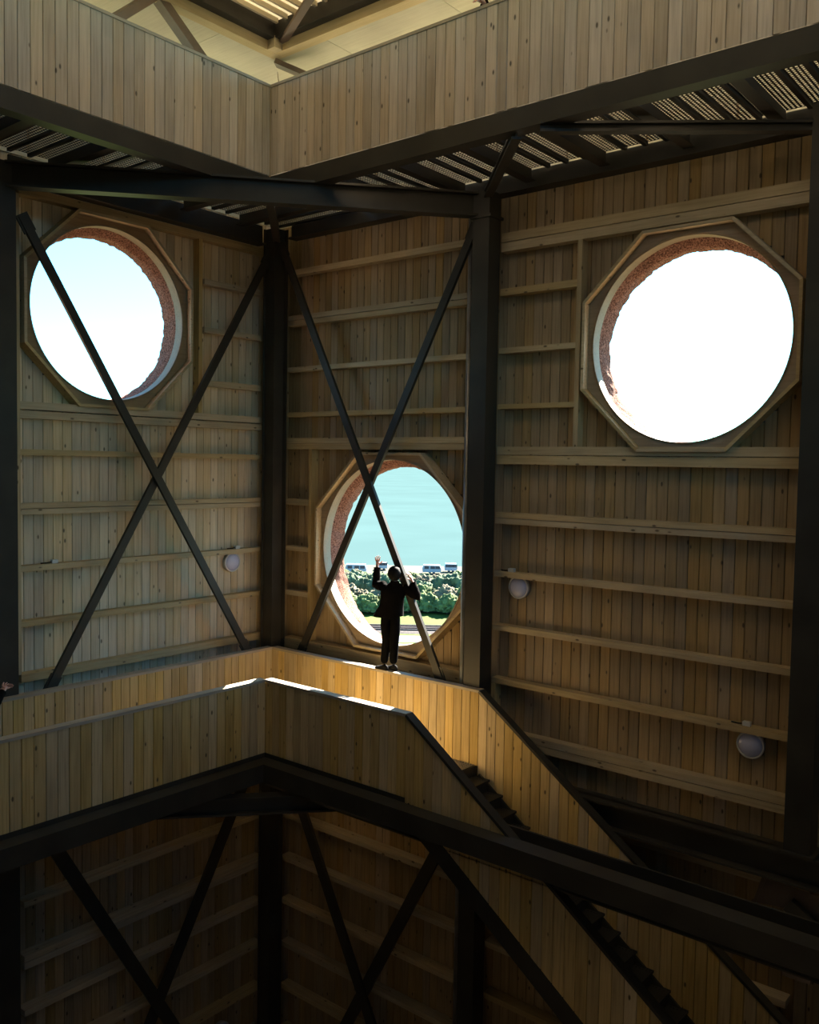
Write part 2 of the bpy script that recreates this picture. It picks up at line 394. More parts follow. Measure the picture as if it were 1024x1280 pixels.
# ------------------------------------------------------------------ round windows
wn = 0
def round_window(side, cu, cz, r, half, rz=None, loc=None):
    """local: x along wall, -y into room, z up, origin at the centre of the hole on the board face."""
    global wn; wn += 1
    W = L_ if side == 'L' else R_
    e = structure(empty('window_%d' % wn, loc or W(cu, 0, cz), RZ[side] if rz is None else rz))
    oc = half/math.cos(PI/8)
    pt = lambda rad, i: (rad*math.cos(PI/8+i*PI/4), rad*math.sin(PI/8+i*PI/4))
    # octagonal box frame, eight mitred boards
    for i in range(8):
        a, b, c, d = pt(oc, i), pt(oc, i+1), pt(oc-0.045, i+1), pt(oc-0.045, i)
        mb = MB(); vs = []
        for y in (-0.002, -0.225): vs += [(p[0], y, p[1]) for p in (a, b, c, d)]
        mb.add(vs, [(0,1,2,3),(7,6,5,4),(0,4,5,1),(1,5,6,2),(2,6,7,3),(3,7,4,0)])
        mb.build('frame_board', 'girt_x', e)
    # panel with the round hole
    mb = MB(); N = 96; ri = oc-0.047
    def octp(t, R):
        k = (t-PI/8) % (PI/4) - PI/8; return R*math.cos(PI/8)/math.cos(k)
    for y in (-0.10, -0.075):
        k = len(mb.v)
        for j in range(N):
            t = 2*PI*j/N; ro = octp(t, ri)
            mb.v += [(r*math.cos(t), y, r*math.sin(t)), (ro*math.cos(t), y, ro*math.sin(t))]
        for j in range(N):
            a, b = k+2*j, k+2*((j+1) % N); mb.f.append((a, b, b+1, a+1))
    mb.build('panel', 'ply', e)
    mb = MB(); mb.lathe([(r, -0.118), (r, 0.06), (r+0.022, 0.06), (r+0.022, -0.118), (r, -0.118)], N, 'y')
    mb.build('lining_ring', 'ply', e, True)
    # reed thatch cut through the thickness of the wall
    mb = MB(); NT, NR = 180, 10
    for i in range(NR+1):
        y = 0.05+(0.40-0.05)*i/NR
        for j in range(NT):
            t = 2*PI*j/NT
            rr = r+0.012+0.020*noise.noise(Vector((math.cos(t)*9, math.sin(t)*9, y*5+cu)))+0.012*noise.noise(Vector((math.cos(t)*40, math.sin(t)*40, y*30+cu)))
            rr -= 0.10*max(0.0, math.sin(t))**1.5*min(1.0, i/4.0)+0.02*min(1.0, i/4.0)     # the thatch sags at the top
            if cz < 4: rr += 0.12*max(0.0, -math.sin(t))**1.5*i/NR                       # trimmed back to a sloping sill at the bottom
            if i == NR: rr += 0.01+0.018*noise.noise(Vector((math.cos(t)*25, math.sin(t)*25, cu)))
            mb.v.append((rr*math.cos(t), y, rr*math.sin(t)))
    for i in range(NR):
        for j in range(NT): mb.f.append((i*NT+j, i*NT+(j+1) % NT, (i+1)*NT+(j+1) % NT, (i+1)*NT+j))
    mb.build('thatch_reveal', 'thatch', e, True)
    return e
for k in ('left', 'mid', 'right'): round_window(*WIN[k])

# ------------------------------------------------------------------ the sides of the tower behind the camera
XB, YB = 14.9, -14.7
def B_(u, d, z): return (XB-d, u, z)
def N_(u, d, z): return (u, YB+d, z)
bh = [(-3.6, 6.2, 1.375), (-7.6, 6.2, 1.375), (-11.6, 6.2, 1.375)]  # unseen windows added in the back wall to let daylight in
nh = []
wall_back = structure(wall_sheet(B_, YB-0.4, 0.4, ZFLOOR, 10.0, -0.001, WT, bh).build('wall_back', 'far_wall'))  # stops short of the roof: open band added to light the left side
wall_front = structure(wall_sheet(N_, -0.4, XB+0.4, ZFLOOR, 11.45, -0.001, WT, nh).build('wall_front', 'far_wall'))
for cu, cz, r in bh: round_window('R', cu, cz, r-0.05, r+0.07, -PI/2, (XB, cu, cz))
for cu, cz, r in nh: round_window('R', cu, cz, 1.325, 1.45, PI, (cu, YB, cz))
for i, u in enumerate((-0.2, 3.6, 7.4, 11.2, 15.0)):
    B_1 = MB(); B_1.box(XB+0.05, XB+0.25, YB+u-0.1, YB+u+0.1, 10.0, 11.45); B_1.build('gallery_post', 'steel', wall_back)
floor = structure(MB().box(-0.4, XB+0.4, YB-0.4, 0.4, ZFLOOR-0.3, ZFLOOR).build('floor', 'concrete'))
structure(MB().box(-0.4, XB+0.4, YB-0.4, 0.4, -22.6, ZFLOOR-0.31).build('trim_1', 'concrete'))

# ------------------------------------------------------------------ roof
ceiling = structure(empty('ceiling', (0, 0, 11.9)))
mb = MB(); P = 0.22; xs = []
x = -0.4; pr = [(0, 0), (0.07, 0), (0.11, 0.07), (0.18, 0.07)]
while x < XB+0.4:
    xs += [(x+a, b) for a, b in pr]; x += P
for k in range(1, 5):                                       # sheets laid side by side; the first two pass added daylight
    y0, y1 = 0.4-(k-1)*3.8, 0.4-k*3.8-0.06
    mb = MB()
    for a, b in xs: mb.v += [(a, y0, b+0.004*(k % 2)-0.42), (a, y1, b+0.004*(k % 2)-0.42)]
    for i in range(len(xs)-1): mb.f.append((2*i, 2*i+1, 2*i+3, 2*i+2))
    put('roof_sheet', mb.mesh('roof_sheet', ('roof', 'roof_glow', 'roof_solid', 'roof_solid')[k-1]), ceiling)
rib = MB().box(-0.022, 0.022, -12.4, -1.4, -0.50, -0.425).mesh('shade_rib', 'roof_solid')  # opaque bars added to imitate the dark stripes of the corrugation
for i in range(24): put('shade_rib', rib, ceiling, (1.46+0.22*i, 0, 0))
SI = 1.02                                                   # width of the soffit round the edge
def soffit(side, a, b):
    W = L_ if side == 'L' else R_
    mb = MB(); dz = SOFFIT-11.9
    u0, u1 = a, b
    m0, m1 = (u0, u1)
    pts = [W(u0, -0.02, dz), W(u1, -0.02, dz), W(u1, SI, dz), W(u0, SI, dz)]
    return pts, dz
jl = [0, -2.2, -4.4, -6.6, -8.8, -11.0, -13.2]
for i in range(6):
    for side in 'LR':
        W = L_ if side == 'L' else R_; s = 1 if side == 'R' else -1
        a, b = (s*2.2*i+0.004*s, s*2.2*(i+1)-0.004*s)
        c = a
        if i == 0: a = 0.0; c = s*SI                       # mitred at the corner
        dz = SOFFIT-11.9
        vs = [W(a, -0.02, 0), W(b, -0.02, 0), W(b, SI, 0), W(c, SI, 0)]
        vs = [(p[0], p[1], dz) for p in vs]+[(p[0], p[1], dz+0.03) for p in vs]
        MB().add(vs, [(0,1,2,3),(4,5,6,7),(0,1,5,4),(1,2,6,5),(2,3,7,6),(3,0,4,7)]).build('soffit_panel', 'cream', ceiling)
def roof_timber(name, side, d0, d1, z0, z1, u0, u1, mat):
    W = L_ if side == 'L' else R_
    me = MB().box(-abs(u1-u0)/2, abs(u1-u0)/2, -d1, -d0, z0-11.9, z1-11.9).mesh(name, mat)
    p = W((u0+u1)/2, 0, 0); put(name, me, ceiling, (p[0], p[1], 0), RZ[side])
for side, s in (('L', -1), ('R', 1)):
    roof_timber('wall_plate', side, SI+0.01, SI+0.20, SOFFIT-0.01, SOFFIT+0.17, s*(SI+0.2), s*13.5, 'yellow_timber')
    roof_timber('ring_beam', side, SI+0.205, SI+0.36, SOFFIT+0.14, SOFFIT+0.39, s*(SI+0.22), s*13.5, 'steel')
put('plate_corner', MB().box(SI+0.01, SI+0.37, -SI-0.37, -SI-0.01, SOFFIT-0.008-11.9, SOFFIT+0.17-11.9).mesh('plate_corner', 'yellow_timber'), ceiling)
for u in (7.0, 9.4, 11.8):
    roof_timber('rafter', 'R', SI+0.37, 13.0, SOFFIT+0.18, SOFFIT+0.40, u-0.1+0.0, u+0.1, 'steel')
def roof_bar(a, b, wd, hg):
    o = Vector((0, 0, 11.9)); MB().bar(Vector(a)-o, Vector(b)-o, wd, hg).build('roof_tie', 'steel_brown', ceiling)
roof_bar((SI+0.15, -SI-0.10, SOFFIT+0.10), (3.4, -2.15, SOFFIT+0.30), 0.12, 0.05)
roof_bar((SI+0.02, -SI-0.02, SOFFIT-0.05), (1.75, -0.55, SOFFIT-0.42), 0.20, 0.08)
roof_bar((SI+0.05, -3.40, SOFFIT+0.08), (1.25, -2.60, SOFFIT-0.75), 0.20, 0.12)
roof_bar((SI+0.05, -3.42, SOFFIT+0.08), (1.25, -4.35, SOFFIT-0.75), 0.20, 0.12)

# ------------------------------------------------------------------ steel columns
def column(x0, x1, y0, y1, z0, z1, label, flange='y'):
    t = thing('steel_column', label, 'column', 'steel columns of the tower frame')
    MB().box(x0, x1, y0, y1, z0, z1).build('shaft', 'steel', t)
    return t
c = column(4.775, 5.065, -0.55, -0.26, ZFLOOR, 8.36, 'square dark steel post right of the low round window')
for z in (-0.5, 8.0): MB().box(4.74, 5.10, -0.575, -0.235, z-0.02, z+0.02).build('splice_plate', 'steel', c)
MB().tube([(4.575, -0.30, ZFLOOR), (4.575, -0.30, 8.2)], 0.045, 12).build('pipe', 'galv', None, True)
tag(bpy.data.objects['pipe'], 'thin galvanised pipe running up beside the steel post', 'pipe').name = 'drain_pipe'
c = column(9.45, 9.75, -0.55, -0.26, -0.06, 8.55, 'wide dark steel column at the right edge, standing on the wall beam')
MB().box(9.40, 9.80, -0.60, -0.21, -0.10, -0.06).build('base_plate', 'steel', c)
c = column(0.26, 0.55, -5.56, -5.26, ZFLOOR, 8.36, 'dark steel column at the left edge beside the high window')
c = column(0.28, 0.52, -0.56, -0.32, ZFLOOR, 8.5, 'dark steel corner column where the two boarded walls meet')
MB().box(0.20, 0.60, -0.335, -0.315, ZFLOOR, 8.5).build('flange', 'steel', c)
MB().box(0.27, 0.29, -0.60, -0.30, ZFLOOR, 8.5).build('flange', 'steel', c)

XBEND, SLOPE = 5.13, -0.722
# ------------------------------------------------------------------ wall ring beams, edge beams, diagonals
def beam(name, label, cat, *parts, mat='steel', group=None):
    t = thing(name, label, cat, group)
    for pn, mb in parts: mb.build(pn, mat, t)
    return t
G = 'steel floor beams'
beam('wall_beam', 'dark steel beam along the left wall just above the high window', 'beam', ('web', MB().box(0.20, 0.24, -5.2, -0.6, 8.24, 8.56)), ('flange', MB().box(0.12, 0.34, -5.2, -0.6, 8.22, 8.245)), group=G)
beam('wall_beam', 'dark steel beam along the right wall above the blown-out window', 'beam', ('web', MB().box(0.6, 9.4, -0.24, -0.20, 8.36, 8.62)), ('flange', MB().box(0.6, 9.4, -0.34, -0.12, 8.34, 8.365)), group=G)
beam('wall_beam', 'dark steel beam along the right wall under the column base, beyond the stair', 'beam', ('web', MB().box(5.1, 14.0, -0.42, -0.38, -0.45, -0.10)), ('flange', MB().box(5.1, 14.0, -0.55, -0.25, -0.13, -0.10)), ('flange', MB().box(5.1, 14.0, -0.55, -0.25, -0.47, -0.44)), group=G)
beam('wall_beam', 'dark steel beam along the left wall below the walkway', 'beam', ('web', MB().box(0.38, 0.42, -5.2, -0.6, -0.45, -0.10)), ('flange', MB().box(0.25, 0.55, -5.2, -0.6, -0.13, -0.10)), group=G)
YF, XF = YB+2.335, XB-2.366
beam('edge_beam', 'dark steel beam carrying the upper left boarded parapet', 'beam', ('web', MB().box(XI-0.03, XI-0.005, -13.0, YI, 8.36, 8.59)), ('flange', MB().box(XI-0.20, XI, -13.0, YI+0.2, 8.335, 8.36)), group=G)
beam('edge_beam', 'dark steel beam carrying the upper right boarded parapet', 'beam', ('web', MB().box(XI, 13.0, YI+0.005, YI+0.03, 8.36, 8.59)), ('flange', MB().box(XI, 13.0, YI, YI+0.20, 8.335, 8.36)), group=G)
beam('edge_beam', 'dark box beam under the lower left walkway parapet', 'beam', ('box_section', MB().box(XI-0.02, XI+0.24, -13.0, YI-0.24, -0.37, -0.10)), ('web', MB().box(XI-0.22, XI-0.19, -13.0, YI, -0.54, -0.05)), ('shade_strip', MB().box(XI-0.03, XI-0.004, -13.0, YI, -0.10, -0.031)), group=G)  # thin dark strip added to block sun streaks and draw shade under the boards
beam('edge_beam', 'long dark box beam crossing in front of the descending stair', 'beam', ('box_section', MB().box(XI-0.02, 13.5, YI-0.24, YI+0.02, -0.37, -0.10)), ('web', MB().box(XI, 13.5, YI+0.19, YI+0.22, -0.54, -0.05)), ('flange', MB().box(XI, 13.5, YI, YI+0.30, -0.55, -0.53)), ('shade_strip', MB().box(XI-0.03, XBEND, YI+0.004, YI+0.03, -0.10, -0.031)), group=G)  # same added strip of shade below the boards on this run
def diag(label, a, b, z0, z1, wd=0.2):
    t = thing('diagonal_beam', label, 'beam', 'diagonal corner beams')
    z = (z0+z1)/2
    MB().ibeam((a[0], a[1], z), (b[0], b[1], z), wd, z1-z0, 0.03).build('beam_section', 'steel', t)
    return t
diag('long dark steel beam crossing the corner under the upper gallery', (4.80, -0.50), (0.50, -5.36), 8.02, 8.36)
diag('short dark beam cutting the corner below the lower walkway', (4.80, -0.50), (0.50, -5.36), -0.72, -0.46)
diag('thin dark beam running under the upper floor to the right column', (9.50, -0.45), (6.95, -2.30), 8.24, 8.36, 0.12)
diag('short slanting strut from the steel post up to the gallery floor', (4.98, -0.48), (6.6, -2.25), 8.26, 8.38, 0.12)
diag('short slanting strut in the dark corner under the upper gallery', (0.45, -0.45), (2.3, -2.28), 8.26, 8.38, 0.12)

# ------------------------------------------------------------------ cross braces
def cross(label, W, d, a0, a1, b0, b1, wd=0.125):
    t = thing('cross_brace', label, 'brace', 'crossed steel braces')
    mbs = []
    for (p, q), off in (((a0, a1), 0.03), ((b0, b1), -0.03)):
        A, B = Vector(W(p[0], d+off, p[1])), Vector(W(q[0], d+off, q[1]))
        sd = Vector(W(0, 1, 0))-Vector(W(0, 0, 0))
        MB().bar(A, B, 0.055, wd, sd).build('brace_bar', 'steel', t)
        for e, f in ((A, B), (B, A)):
            m = e+(f-e).normalized()*0.12
            MB().bar(m-(f-e).normalized()*0.14, m+(f-e).normalized()*0.12, 0.02, 0.19, sd).build('gusset_plate', 'steel', t)
    return t
cross('crossed dark braces in front of the low round window', R_, 0.40, (0.56, 8.20), (4.28, 1.02), (4.70, 7.95), (1.05, 0.95))
cross('crossed dark braces over the left wall and its high window', L_, 0.40, (-5.12, 7.72), (-1.02, 1.02), (-0.55, 8.05), (-4.72, 1.02))
cross('dim crossed braces below the walkway in the middle bay', R_, 0.40, (0.60, -0.60), (4.28, -7.5), (4.70, -0.75), (1.05, -7.7), 0.2)
cross('dim crossed braces below the walkway on the left wall', L_, 0.40, (-5.1, -0.55), (-0.75, -8.3), (-0.55, -0.45), (-5.0, -8.4), 0.2)

# ------------------------------------------------------------------ parapets
def parapet(label, side, u0, u1, d, z0, z1, mat, capmat='cap', slope=0.0, facing=1, capw=0.14, gap_at=None, stringer=None):
    """boards stand at depth d; the cap covers them; posts on the walkway side."""
    t = thing('parapet', label, 'parapet')
    W = L_ if side == 'L' else R_
    n = max(1, int(round(abs(u1-u0)/BW))); st = (u1-u0)/n; wd = abs(st)
    sl = slope if st > 0 else -slope
    for i in range(n):
        u = u0+st*(i+0.5)
        zz = z0+slope*(u-u0)
        wi = wd
        o = place_board(t, side, u, d, zz, z1-z0-0.04, mat, slope if side == 'R' else slope, wi if i != gap_at else wi-0.02)
    a = Vector(W(u0, d-capw/2+0.012, z1-0.02)); b = Vector(W(u1, d-capw/2+0.012, z1-0.02+slope*(u1-u0)))
    ln = (b-a).length
    me = MB().box(-ln/2, ln/2, -capw/2, capw/2, -0.02, 0.02).mesh('cap_rail', capmat)
    c = put('cap_rail', me, t, (a+b)/2)
    ang = math.atan(slope)
    c.rotation_euler = Euler((0, -ang, RZ[side])) if side == 'R' else Euler((0, ang, RZ[side]))
    k = max(2, int(abs(u1-u0)/1.5)+1)
    for i in range(k):
        u = u0+(u1-u0)*(i+0.5)/k; zz = z0+slope*(u-u0)
        mb = wbox(MB(), W, u-0.03, u+0.03, d-0.03, d-0.09, zz, zz+z1-z0-0.06); mb.build('post', 'stud', t)
    if stringer:
        for s0, s1 in (stringer,):
            A = Vector(W(u0, d-0.02, z0+s0)); B = Vector(W(u1, d-0.02, z0+s0+slope*(u1-u0)))
            MB().bar(A, B, 0.06, s1, Vector(W(0, 1, 0))).build('stringer', 'steel', t)
    return t
parapet('grey boarded parapet high at the upper left', 'L', YI, YI-42*BW, XI, 8.60, 9.905, 'grey_board', 'cap')
parapet('grey boarded parapet high at the upper right', 'R', XI, XI+60*BW, -YI, 8.60, 9.905, 'grey_board', 'cap', gap_at=26)
parapet('left void-side walkway parapet with a grey cap rail', 'L', YI, YI-36*BW, XI, -0.03, 1.10, 'board')
parapet('short void-side walkway parapet with a sunlit cap rail', 'R', XI, XBEND, -YI, -0.03, 1.10, 'board')
parapet('void-side stair parapet sloping down behind the box beam', 'R', XBEND, 12.3, -YI, -0.12, 1.10, 'board', 'steel', slope=SLOPE, stringer=(-0.06, 0.24))
parapet('left wall-side walkway parapet below the lamp', 'L', YO, YO-42*BW, XO, -0.03, 1.10, 'board')
parapet('golden wall-side parapet the person stands on', 'R', XO, XBEND, -YO, -0.03, 1.10, 'board')
parapet('wall-side stair parapet sloping down to the right', 'R', XBEND, 12.6, -YO, -0.25, 1.10, 'board', 'steel', slope=SLOPE)

for (x, y, z0, z1, t) in ((XI, YI, 8.60, 9.86, bpy.data.objects['parapet']), (XI, YI, -0.03, 1.055, bpy.data.objects['parapet.002'])):  # fillers added behind the corner joints to block leaking light
    MB().box(x-0.07, x-0.0005, y+0.0005, y+0.07, z0, z1).build('corner_filler', 'stud', t)
MB().box(XO-0.07, XO-0.0005, YO+0.0005, YO+0.07, -0.03, 1.055).build('corner_filler', 'stud', bpy.data.objects['parapet.005'])

# ------------------------------------------------------------------ walkway decks
def deck(label, side, u0, u1, d0, d1, z, mat, pitch, jn, jw, big=None):
    """perforated panels on joists that run across the walkway."""
    t = thing('walkway_deck', label, 'walkway')
    W = L_ if side == 'L' else R_
    n = int(abs(u1-u0)/pitch); s = 1 if u1 > u0 else -1
    ln = abs(d1-d0)
    pm = MB().add([(-pitch/2, -d1, 0), (pitch/2, -d1, 0), (pitch/2, -d0, 0), (-pitch/2, -d0, 0)], [(0,1,2,3)]).mesh('grating_panel', mat)
    jm = MB().box(-jw/2, jw/2, -d1, -d0, -0.045, -0.003).mesh('joist', 'steel')
    bm_ = MB().box(-0.075, 0.075, -d1, -d0, -0.19, -0.175).box(-0.01, 0.01, -d1, -d0, -0.175, -0.003).mesh('cross_beam', 'steel')
    for i in range(n):
        u = u0+s*pitch*(i+0.5); p = W(u, 0, z)
        put('grating_panel', pm, t, p, RZ[side])
        q = W(u0+s*pitch*i, 0, z)
        if big and i % big == big-1: put('cross_beam', bm_, t, q, RZ[side])
        else: put('joist', jm, t, q, RZ[side])
    return t
deck('perforated steel floor of the upper gallery, right side', 'R', 2.40, 13.0, 0.30, 2.20, 8.62, 'grate', 0.29, 4, 0.055, 4)
deck('perforated steel floor of the upper gallery, left side', 'L', -0.30, -12.7, 0.30, 2.20, 8.62, 'grate', 0.29, 4, 0.055, 4)
deck('steel grating floor of the lower walkway, left side', 'L', -0.69, -12.7, 0.70, 2.16, 0.0, 'grate2', 0.6, 4, 0.05)
deck('steel grating floor of the lower walkway, below the person', 'R', 2.37, XBEND-0.01, 0.70, 2.13, 0.0, 'grate2', 0.55, 4, 0.05)

# ------------------------------------------------------------------ stair
st = thing('staircase', 'dark steel stair descending to the right between two boarded parapets', 'stair')
rise = 0.17; run = rise/-SLOPE
tm = MB().box(0, run+0.03, YI+0.07, YO-0.03, -0.03, 0).mesh('tread', 'tread')
rm = MB().box(0, 0.006, YI+0.07, YO-0.03, -rise, -0.03).mesh('riser', 'steel')
for i in range(27):
    put('tread', tm, st, (XBEND-0.02+run*i, 0, -rise*(i+1)+0.0)); put('riser', rm, st, (XBEND-0.02+run*i, 0, -rise*i+0.0))
for y in (YI+0.06, YO-0.05):
    A = Vector((XBEND, y, -0.22)); B = A+Vector((6.6, 0, 6.6*SLOPE)); MB().bar(A, B, 0.03, 0.26, (0, 1, 0)).build('stringer', 'steel', st)

# brackets at the lower right under the column
br = thing('bracket_frame', 'dim steel plates and bracket under the right column base', 'bracket')
MB().add([(9.15, -0.30, -0.56), (9.95, -0.30, -0.62), (9.95, -0.30, -1.0), (9.55, -0.30, -0.86), (9.05, -0.30, -0.92)], [(0,1,2,3,4)]).build('gusset_plate', 'steel_brown', br)
MB().bar((9.20, -0.34, -0.55), (8.98, -0.34, -1.2), 0.02, 0.03).build('edge_bar', 'steel_brown', br)
MB().bar((9.05, -0.34, -0.88), (9.40, -0.34, -1.06), 0.02, 0.03).build('edge_bar', 'steel_brown', br)
MB().box(9.48, 9.80, -0.50, -0.28, -1.6, -0.9).build('stub_post', 'steel_brown', br)
MB().bar((9.5, -0.42, -0.75), (10.6, -0.42, -1.5), 0.10, 0.16).build('strut', 'steel', br)

# ------------------------------------------------------------------ lamps and junction boxes on the walls
def lamp(label, side, u, z, d=0.0):
    W = L_ if side == 'L' else R_
    t = thing('wall_lamp', label, 'lamp', 'round bulkhead wall lamps', W(u, d, z), RZ[side])
    MB().lathe([(0.0, 0.0), (0.165, 0.0), (0.165, -0.05), (0.172, -0.055)], 32, 'y').build('base', 'lamp_white', t, True)
    MB().lathe([(0.172, -0.05), (0.176, -0.07), (0.168, -0.083), (0.152, -0.08), (0.150, -0.066)], 32, 'y').build('rim', 'lamp_white', t, True)
    MB().lathe([(0.152, -0.068), (0.14, -0.088), (0.11, -0.105), (0.07, -0.117), (0.03, -0.122), (0.001, -0.123)], 32, 'y').build('diffuser', 'lamp_glass', t, True)
    return t
lamp('round white wall lamp on the left wall near the corner', 'L', -1.09, 2.60)
lamp('round wall lamp on the right wall beside the steel post', 'R', 5.40, 2.59)
lamp('round wall lamp low on the right wall near the right column', 'R', 8.87, 0.95)
lamp('round wall lamp in the dark at the bottom of the left wall', 'L', -1.27, -5.93)
def jbox(label, side, u, z):
    W = L_ if side == 'L' else R_
    t = thing('junction_box', label, 'box', 'cable junction boxes', W(u, 0.10, z), RZ[side])
    hs = MB().box(-0.045, 0.045, -0.03, 0.03, 0, 0.055).build('housing', 'box_white', t)
    MB().box(-0.048, 0.048, -0.036, -0.03, 0.012, 0.05).build('cover', 'box_white', hs)
    MB().tube([(-0.045, 0, 0.02), (-0.11, 0.0, 0.012), (-0.20, 0.02, 0.010)], 0.009, 8).build('cable', 'shoe', t, True)
jbox('small white junction box above the left wall lamp', 'L', -1.02, 2.84)
jbox('small white junction box on the left wall girt near the left column', 'L', -4.48, 2.84)
jbox('small white junction box above the lamp beside the steel post', 'R', 5.30, 2.815)
jbox('small white junction box above the low right lamp', 'R', 8.83, 1.195)

# ------------------------------------------------------------------ people
def skin_mesh(name, verts, edges, mats, mat_fn, sub=2):
    """verts: name -> (pos, rx, ry); root is the first."""
    keys = list(verts); idx = {k: i for i, k in enumerate(keys)}
    me = bpy.data.meshes.new(name); me.from_pydata([verts[k][0] for k in keys], [(idx[a], idx[b]) for a, b in edges], [])
    o = bpy.data.objects.new(name+'_tmp', me); COL.objects.link(o)
    o.modifiers.new('skin', 'SKIN'); me.update()
    if not me.skin_vertices: 
        bm = bmesh.new(); bm.from_mesh(me); bm.verts.layers.skin.verify(); bm.to_mesh(me); bm.free()
    sv = me.skin_vertices[0].data
    for i, k in enumerate(keys):
        sv[i].radius = (verts[k][1], verts[k][2]); sv[i].use_root = (i == 0)
    o.modifiers['skin'].use_smooth_shade = True
    o.modifiers['skin'].branch_smoothing = 0.4
    ss = o.modifiers.new('sub', 'SUBSURF'); ss.levels = sub; ss.render_levels = sub
    dg = bpy.context.evaluated_depsgraph_get(); dg.update()
    out = bpy.data.meshes.new_from_object(o.evaluated_get(dg))
    bpy.data.objects.remove(o)
    out.name = name; out.materials.clear()
    for m in mats: out.materials.append(MAT[m])
    for p in out.polygons:
        p.material_index = mat_fn(p.center); p.use_smooth = True
    return out

def V(*a): return Vector(a)
def ellipsoid(c, r, n=20, m=12, fn=None):
    mb = MB()
    for i in range(m+1):
        ph = -PI/2+PI*i/m
        for j in range(n):
            t = 2*PI*j/n; p = V(math.cos(t)*math.cos(ph), math.sin(t)*math.cos(ph), math.sin(ph))
            q = V(c[0]+p.x*r[0], c[1]+p.y*r[1], c[2]+p.z*r[2])
            if fn: q = fn(p, q)
            mb.v.append(tuple(q))
    for i in range(m):
        for j in range(n): mb.f.append((i*n+j, i*n+(j+1) % n, (i+1)*n+(j+1) % n, (i+1)*n+j))
    return mb

def hand_chain(vs, es, pre, wrist, palm, fdir, side, curl, thumbdir):
    """palm and five fingers; fdir = pointing direction, side = across the knuckles towards the thumb."""
    fdir = fdir.normalized(); side = (side-fdir*side.dot(fdir)).normalized(); nrm = fdir.cross(side)
    for k, (o, ln) in enumerate(((0.030, 0.072), (0.010, 0.082), (-0.010, 0.076), (-0.029, 0.060))):
        b = palm+side*o+fdir*0.035
        p1 = b+fdir*(ln*0.5)+side*(o*0.25)+curl*(ln*0.10); p2 = p1+fdir*(ln*0.45)+curl*(ln*0.38)
        vs[pre+'k%d' % k] = (b, 0.0105, 0.0105); vs[pre+'m%d' % k] = (p1, 0.0088, 0.0088); vs[pre+'t%d' % k] = (p2, 0.0072, 0.0072)
        es += [(pre+'palm', pre+'k%d' % k), (pre+'k%d' % k, pre+'m%d' % k), (pre+'m%d' % k, pre+'t%d' % k)]
    a = palm-fdir*0.015+side*0.038; b = a+thumbdir.normalized()*0.032+side*0.008; c = b+thumbdir.normalized()*0.026+curl*0.008
    for n_, p, r in (('ta', a, 0.013), ('tb', b, 0.0105), ('tc', c, 0.0085)): vs[pre+n_] = (p, r, r)
    es += [(pre+'palm', pre+'ta'), (pre+'ta', pre+'tb'), (pre+'tb', pre+'tc')]

